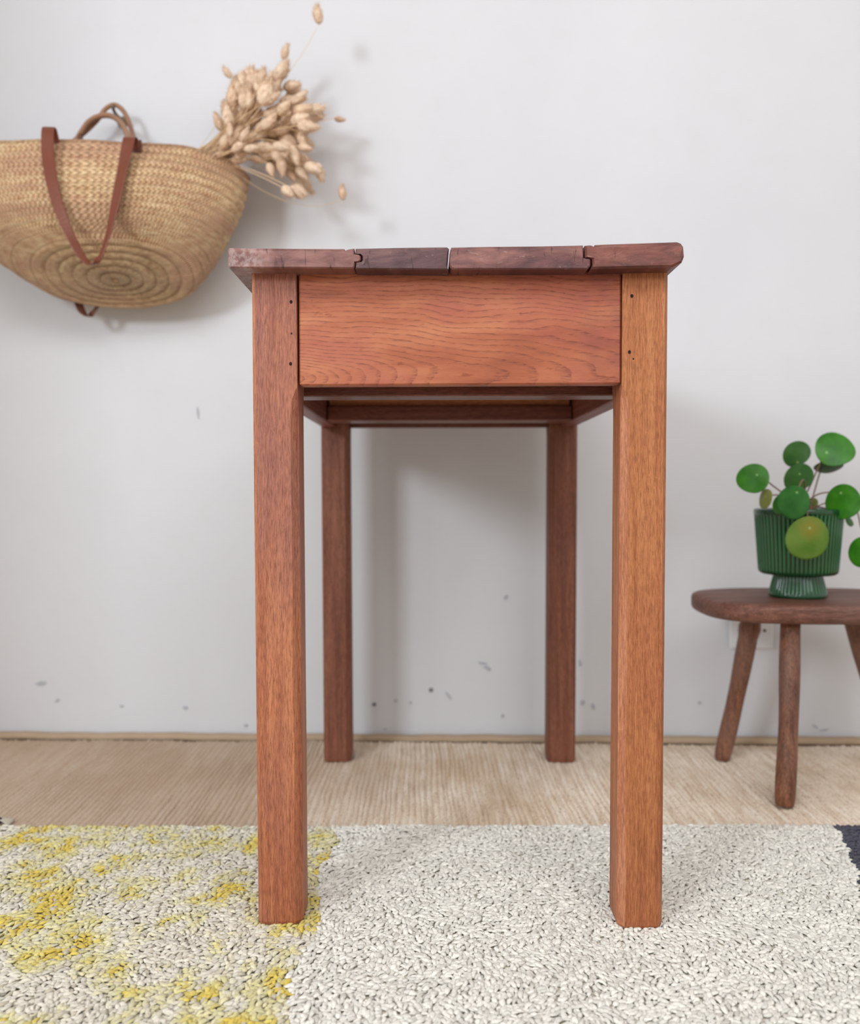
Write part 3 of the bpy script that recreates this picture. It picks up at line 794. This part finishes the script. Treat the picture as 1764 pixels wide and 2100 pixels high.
def bag_pt(t, th, off=0.0, shrink=1.0):
    cpx, A, B, tl_, y = sect(min(t, 1.0)); c = at(cpx[0], cpx[1], y)
    e = 0.86
    co_, si = math.cos(th), math.sin(th)
    x = (A*shrink+off)*math.copysign(abs(co_)**e, co_); d = (B*shrink+off)*math.copysign(abs(si)**e, si)
    # local plane tilted about x: front edge (d<0) higher
    p = Vector((c.x+x, c.y+d*math.cos(tl_), c.z - d*math.sin(tl_)))
    if t < 1.0:
        k = (1-t)
        p.z -= (0.042*abs(co_)**5)*k
        p.z += 0.006*math.sin(2*th+0.5)*k + 0.003*noise.noise(Vector((p.x*14, t*3, d*20)))
        p.y += 0.010*k*noise.noise(Vector((p.x*9, t*4+2, 0 if d < 0 else 5)))
        # dent where the handles pull
    p.y = min(p.y, wall_y(p.x)-0.006)
    return p
NB, PER, NU = 13, 6, 200
def build_bag():
    V = []; F = []; UV = []
    rows = []
    for r in range(NB*PER+1):
        t = r/(NB*PER); ph = (r % PER)/PER; off = 0.0042*math.sqrt(max(0, math.sin(PI*ph)))
        rows.append(('s', t, off, 1.0, r/PER))
    NBB = 6
    for r in range(1, NBB*PER+1):
        s = 1 - r/(NBB*PER)*0.97; ph = (r % PER)/PER
        rows.append(('b', 1.0, 0.0030*math.sqrt(max(0, math.sin(PI*ph))), s, NB+r/PER))
    for kind, t, off, s, v in rows:
        cpx, A, B, tl_, y = sect(t)
        for k in range(NU):
            th = 2*PI*k/NU
            if kind == 's': p = bag_pt(t, th, off)
            else:
                p = bag_pt(1.0, th, 0.0, s)
                # centre of base gets wider plaits: long flat core
                nrm = Vector((0, -math.sin(tl_), -math.cos(tl_)))
                p = p + nrm*(0.004*(1-s)+off) + Vector((0.004*(1-s), 0.006*(1-s), -0.008*(1-s)))
            V.append(p-BC)
    n = NU
    for i in range(len(rows)-1):
        per = 2*PI*math.sqrt((sect(rows[i][1])[1]**2))*rows[i][3]
        un = 96
        for k in range(n):
            q = (k+1) % n
            F.append((i*n+k, i*n+q, (i+1)*n+q, (i+1)*n+k))
            kk = rows[i][4]; k2 = rows[i+1][4]
            UV.append([(k/n*un*1.6, kk), ((k+1)/n*un*1.6, kk), ((k+1)/n*un*1.6, k2), (k/n*un*1.6, k2)])
    F.append(tuple((len(rows)-1)*n+k for k in range(n))); UV.append([(0, 0)]*n)
    # inner side of the wall, slightly smaller
    b = len(V); inner = [0.0, 0.15, 0.35, 0.6, 0.85]
    for t in inner:
        for k in range(n): V.append(bag_pt(t, 2*PI*k/n, -0.005)-BC)
    for i in range(len(inner)-1):
        for k in range(n):
            q = (k+1) % n; F.append((b+i*n+q, b+i*n+k, b+(i+1)*n+k, b+(i+1)*n+q)); UV.append([(k/n*100, i*2), ((k+1)/n*100, i*2), ((k+1)/n*100, i*2+2), (k/n*100, i*2+2)])
    F.append(tuple(reversed([b+(len(inner)-1)*n+k for k in range(n)]))); UV.append([(0, 0)]*n)
    for k in range(n):
        q = (k+1) % n; F.append((k, b+k, b+q, q)); UV.append([(0, 0)]*4)
    return link_mesh('basket_body', V, F, M['straw'], bag, smooth=True, uv=UV)
build_bag()
pts = [bag_pt(0.0, 2*PI*k/120, -0.001)-BC for k in range(121)]
V, F = tube([p+Vector((0, 0, 0.0)) for p in pts], 0.0052, 8)
rim = link_mesh('rim_binding', V, F, M['straw'], bag, smooth=True, uv=[[(i*0.3+c, 0.2+0.1*c) for c in range(len(f))] for i, f in enumerate(F)])

def ribbon(pts, widths, wdir, thick=0.0026, n=1):
    """flat strap; wdir per point gives the direction of the width"""
    P_ = smooth_path(pts, 7); m = len(P_); rs = []
    def interp(L, i):
        f = i/(m-1)*(len(L)-1); a_ = int(min(f, len(L)-2)); s = f-a_
        return L[a_]*(1-s)+L[a_+1]*s
    W_ = [Vector(w_) for w_ in wdir]
    for i in range(m):
        t = (P_[min(i+1, m-1)]-P_[max(i-1, 0)]).normalized()
        w_ = interp(W_, i); w_ = (w_-t*w_.dot(t)).normalized(); nn = t.cross(w_).normalized(); h = interp(widths, i)/2
        e = thick/2
        rs.append([P_[i]+w_*h+nn*e*0.5, P_[i]+w_*(h-0.001)+nn*e, P_[i]-w_*(h-0.001)+nn*e, P_[i]-w_*h+nn*e*0.5, P_[i]-w_*h-nn*e*0.5, P_[i]-w_*(h-0.001)-nn*e, P_[i]+w_*(h-0.001)-nn*e, P_[i]+w_*h-nn*e*0.5])
    return rings(rs)
# front handle: rises over the rim, folds and hangs down in a V
pp = [hp(116, 322, 1.545), hp(110, 292, 1.542), hp(103, 264, 1.535), hp(98, 268, 1.518), hp(98, 310, 1.506), hp(106, 370, 1.488), hp(126, 440, 1.474), hp(153, 500, 1.470), hp(174, 533, 1.472), hp(190, 541, 1.473),
      hp(207, 524, 1.472), hp(222, 480, 1.472), hp(238, 410, 1.480), hp(252, 345, 1.496), hp(262, 296, 1.508), hp(266, 282, 1.518), hp(272, 290, 1.534), hp(274, 330, 1.540)]
wd_ = [0.021, 0.021, 0.021, 0.021, 0.021, 0.020, 0.017, 0.015, 0.012, 0.010, 0.012, 0.015, 0.018, 0.020, 0.021, 0.021, 0.021, 0.021]
wv = [(1, 0.1, 0)]*6 + [(0.95, 0.25, 0)]*1 + [(0.8, 0.6, 0)]*2 + [(0.35, 0.9, 0.2)] + [(0.8, -0.6, 0)]*2 + [(0.95, -0.25, 0)]*2 + [(1, 0, 0)]*4
V, F = ribbon(pp, wd_, wv); link_mesh('leather_handle', V, F, M['leather'], bag, smooth=False)['label'] = 'brown leather handle hanging down in front'
V, F = ribbon([hp(279, 288, 1.540), hp(279, 312, 1.537), hp(276, 338, 1.536)], [0.02]*3, [(1, 0, 0)]*3, 0.004); link_mesh('handle_patch', V, F, M['leather_dark'], bag)
V, F = ribbon([hp(118, 300, 1.550), hp(122, 318, 1.545), hp(124, 334, 1.541)], [0.016]*3, [(1, 0, 0)]*3, 0.004); link_mesh('handle_patch', V, F, M['leather_dark'], bag)
# rear strap end showing below the basket
pp = [hp(150, 560, 1.665), hp(158, 608, 1.660), hp(166, 634, 1.655), hp(180, 648, 1.652), hp(193, 638, 1.654), hp(205, 618, 1.658), hp(214, 580, 1.664)]
V, F = ribbon(pp, [0.015, 0.015, 0.014, 0.009, 0.011, 0.012, 0.012], [(1, 0.3, 0)]*3+[(0.3, 1, 0.2)]+[(0.9, -0.5, 0)]*3); link_mesh('leather_handle', V, F, M['leather_dark'], bag)['label'] = 'dark handle end hanging below the basket'
# rolled loops holding the basket on its hook
V1 = tube(smooth_path([hp(132, 312, 1.672), hp(152, 294, 1.672), hp(166, 272, 1.668), hp(182, 250, 1.664), hp(205, 238, 1.658), hp(228, 238, 1.650), hp(248, 252, 1.62), hp(260, 274, 1.58), hp(266, 292, 1.552)], 6), 0.0052, 8)
link_mesh('hanging_loop', *V1, M['leather_tan'], bag, smooth=True)
V1 = tube(smooth_path([hp(128, 306, 1.676), hp(150, 290, 1.676), hp(176, 270, 1.676), hp(200, 246, 1.675), hp(216, 224, 1.674), hp(234, 215, 1.673), hp(250, 224, 1.674), hp(262, 244, 1.676), hp(272, 275, 1.676), hp(279, 312, 1.676)], 6), 0.0045, 8)
link_mesh('hanging_loop', *V1, M['leather_tan'], bag, smooth=True)
V1 = tube(smooth_path([hp(155, 300, 1.665), hp(162, 296, 1.664), hp(166, 284, 1.664), hp(164, 276, 1.665)], 4), 0.004, 6)
link_mesh('strap_end', *V1, M['leather_dark'], bag, smooth=True)
# peg
hk = at(235, 226, 1.675); hy = wall_y(hk.x)
hook = thing('wall_hook', (hk.x, hy-0.001, hk.z), 'small metal hook in the wall carrying the straw basket', 'hook')
V, F = tube(smooth_path([(0, 0.004, -0.004), (0, -0.02, -0.004), (0, -0.043, -0.004), (0, -0.053, 0.002), (0, -0.053, 0.007)], 5), 0.0032, 10)
link_mesh('hook_arm', V, F, M['hook'], hook, smooth=True)
V, F = rings([[(r*math.cos(t*PI/8), y, -0.004+r*math.sin(t*PI/8)) for t in range(16)] for r, y in ((0.011, 0.0015), (0.011, -0.002), (0.008, -0.0035))])
link_mesh('hook_plate', V, F, M['hook'], hook)

# ------------------------------------------------------------------ dried bunny tail grass
def head_mesh(seed):
    rd = random.Random(seed); n = 14; m = 12; V = []; F = []; L = 1.0
    rs = []
    for i in range(m+1):
        t = i/m; r = 0.5*(math.sin(PI*t**0.82)**0.75)*(1-0.18*t)+0.015
        ring_ = []
        for k in range(n):
            an = 2*PI*k/n+0.3*i; q = r*(1+0.07*rd.uniform(-1, 1))
            ring_.append((q*0.50*math.cos(an), q*0.50*math.sin(an), t*L))
        rs.append(ring_)
    V, F = rings(rs); V = list(V)
    # fuzz: fine awns pointing outwards and up
    for _ in range(150):
        t = rd.uniform(0.03, 0.97); an = rd.uniform(0, 2*PI); r = 0.235*(math.sin(PI*t**0.82)**0.75)*(1-0.18*t)
        b = Vector((r*math.cos(an), r*math.sin(an), t)); d = Vector((math.cos(an)*0.8, math.sin(an)*0.8, rd.uniform(0.7, 1.5))).normalized()
        s = Vector((-math.sin(an), math.cos(an), 0))*0.014; q = len(V)
        V += [tuple(b-s), tuple(b+s), tuple(b+d*rd.uniform(0.14, 0.24))]; F.append((q, q+1, q+2))
    me = bpy.data.meshes.new('seed_head'); me.from_pydata(V, [], F); me.polygons.foreach_set('use_smooth', [True]*len(me.polygons))
    me.materials.append(M['seed']); return me
def seed_mat():
    w = NT('seed_head', 0.8, 0.2); oi = w.n('ShaderNodeObjectInfo'); co = w.coord()
    n = w.noise(w.mapping(co, (9, 9, 5)), 1, 4)
    c = w.ramp(n, [(0.3, hexc(236, 204, 172)), (0.5, hexc(248, 222, 194)), (0.7, hexc(254, 236, 212))])
    c = w.mix(w.math('MULTIPLY', oi.outputs['Random'], 0.5), c, hexc(222, 180, 146))
    w.color(c); w.bump(n, 0.5, 0.02); return w.m
M['seed'] = seed_mat()
HEADS = [head_mesh(s) for s in range(5)]
GRP = 'dried bunny tail grass stems in the basket'
GLAB = 'dried beige bunny tail grass stem in the dense bunch sticking out of the basket'
rd = random.Random(21)
def grass(px, py, y, ang, size, label=GLAB, group=GRP, root=None, lean=0.0, wid=1.0, bow=0.0):
    """px,py = foot of the seed head; ang = direction in the picture plane (deg, 0 right, 90 up); size in px"""
    b = at(px, py, y); s = y/FPX
    ra = math.radians(ang); d = Vector((math.cos(ra), lean, math.sin(ra))).normalized()
    rt = root or at(392+rd.uniform(-16, 14), 330+rd.uniform(-10, 14), 1.61+rd.uniform(-0.03, 0.03))
    if root is None and py > 300: rt = at(440+rd.uniform(-10, 10), 322+rd.uniform(-4, 8), 1.60)
    o = thing('dried_grass_stem', rt, label, 'dried grass', group)
    h = bpy.data.objects.new('seed_head', HEADS[rd.randrange(5)]); COL.objects.link(h); h.parent = o
    h.location = b-rt; h.rotation_euler = d.to_track_quat('Z', 'Y').to_euler(); L = size*s
    h.scale = (L*wid, L*wid, L)
    ct = b - (d*0.45+(b-rt).normalized()*0.55).normalized()*(b-rt).length*0.42 + Vector((0, 0, bow*s)); N_ = 14
    V, F = tube([rt*(1-k/N_)**2 + ct*2*(k/N_)*(1-k/N_) + (b+d*L*0.08)*(k/N_)**2 - rt for k in range(N_+1)], 0.0008 if group else 0.0004, 5)
    link_mesh('stem', V, F, M['grass_stem'], o, smooth=True)
# single, clearly separate ones
S = [(655, 50, 1.585, 98, 42, 'solitary bunny tail grass head at the very top, high above the bunch', 20),
     (580, 122, 1.60, 72, 34, 'bunny tail grass head standing just above the tip of the bunch', 6),
     (474, 160, 1.60, 125, 29, 'small separate bunny tail head at upper left of the bunch', 4),
     (685, 243, 1.63, -8, 24, 'small bunny tail head standing off to the right of the bunch', 3),
     (704, 411, 1.575, 95, 34, 'separate bunny tail head hanging low on the right above the table', 12),
     (598, 376, 1.60, -38, 42, 'drooping bunny tail head lowest in the bunch, tip pointing down right', 5),
     (648, 333, 1.60, -70, 44, 'brownish bunny tail head curling down at the right end of the bunch', 4)]
for px, py, y, an, sz, lab, bow in S: grass(px, py, y, an, sz, lab, None, bow=bow, wid=1.0)
# heads placed as in the bunch
LST = [(475, 205, 95, 40), (452, 252, 110, 36), (470, 245, 88, 38), (515, 175, 80, 46), (500, 215, 75, 42), (540, 190, 85, 52), (560, 165, 60, 44), (575, 150, 55, 46), (595, 175, 20, 34),
       (552, 200, 40, 44), (565, 190, 15, 42), (530, 230, 60, 44), (556, 236, 55, 40), (588, 205, 10, 34), (617, 232, 15, 48), (577, 240, 5, 42), (600, 262, -5, 34), (560, 222, 35, 40),
       (505, 262, 50, 40), (520, 285, 28, 38), (540, 265, 25, 44), (560, 285, 8, 44), (575, 300, -5, 40), (590, 285, -12, 40), (526, 306, 5, 34), (545, 305, -5, 40), (565, 322, -40, 34), (595, 300, -60, 42),
       (610, 280, -75, 40), (480, 280, 60, 38), (490, 300, 35, 36), (500, 320, 20, 34), (460, 290, 60, 32), (470, 310, 35, 30), (455, 318, 30, 26), (575, 335, -80, 38), (560, 345, -65, 32), (590, 345, -20, 40),
       (610, 330, -10, 40), (620, 345, -35, 34), (600, 360, -50, 30), (488, 186, 105, 38), (508, 200, 100, 44), (525, 205, 78, 40), (580, 262, 30, 38), (548, 250, 40, 38), (515, 245, 65, 44), (534, 275, 20, 40), (498, 238, 80, 36), (484, 222, 90, 36),
       (602, 222, 30, 38), (568, 255, -10, 40), (545, 320, -20, 36), (510, 300, 15, 40), (528, 325, -15, 30), (590, 318, -28, 36), (536, 160, 78, 34), (605, 310, -70, 36), (466, 268, 100, 30), (585, 225, 45, 36), (575, 278, 15, 40), (552, 272, 35, 36),
       (470, 232, 100, 34), (545, 178, 65, 42), (521, 222, 85, 38), (590, 248, 8, 42), (505, 285, 40, 34), (612, 250, 0, 40), (645, 222, 12, 48), (632, 262, -5, 40), (625, 285, -15, 40), (640, 345, -25, 40), (622, 362, -45, 40), (628, 308, -25, 38), (606, 392, -40, 36), (640, 240, 5, 40), (600, 190, 30, 38), (612, 205, 25, 36), (585, 145, 60, 40), (545, 175, 75, 44), (530, 165, 82, 44), (508, 172, 88, 44), (486, 200, 95, 42), (462, 240, 105, 36), (620, 330, -20, 40), (575, 320, -30, 38)]
for px, py, an, sz in LST:
    for _ in range(2 if rd.random() < 0.55 else 1):
        j_ = 4 if _ == 0 else 17
        grass(px-sz*0.5*math.cos(math.radians(an))+rd.uniform(-j_, j_), py+sz*0.5*math.sin(math.radians(an))+rd.uniform(-j_, j_), rd.uniform(1.535, 1.645), an+rd.uniform(-12, 12), sz*rd.uniform(0.95, 1.2), lean=rd.uniform(-0.5, 0.4), wid=rd.uniform(0.9, 1.2))
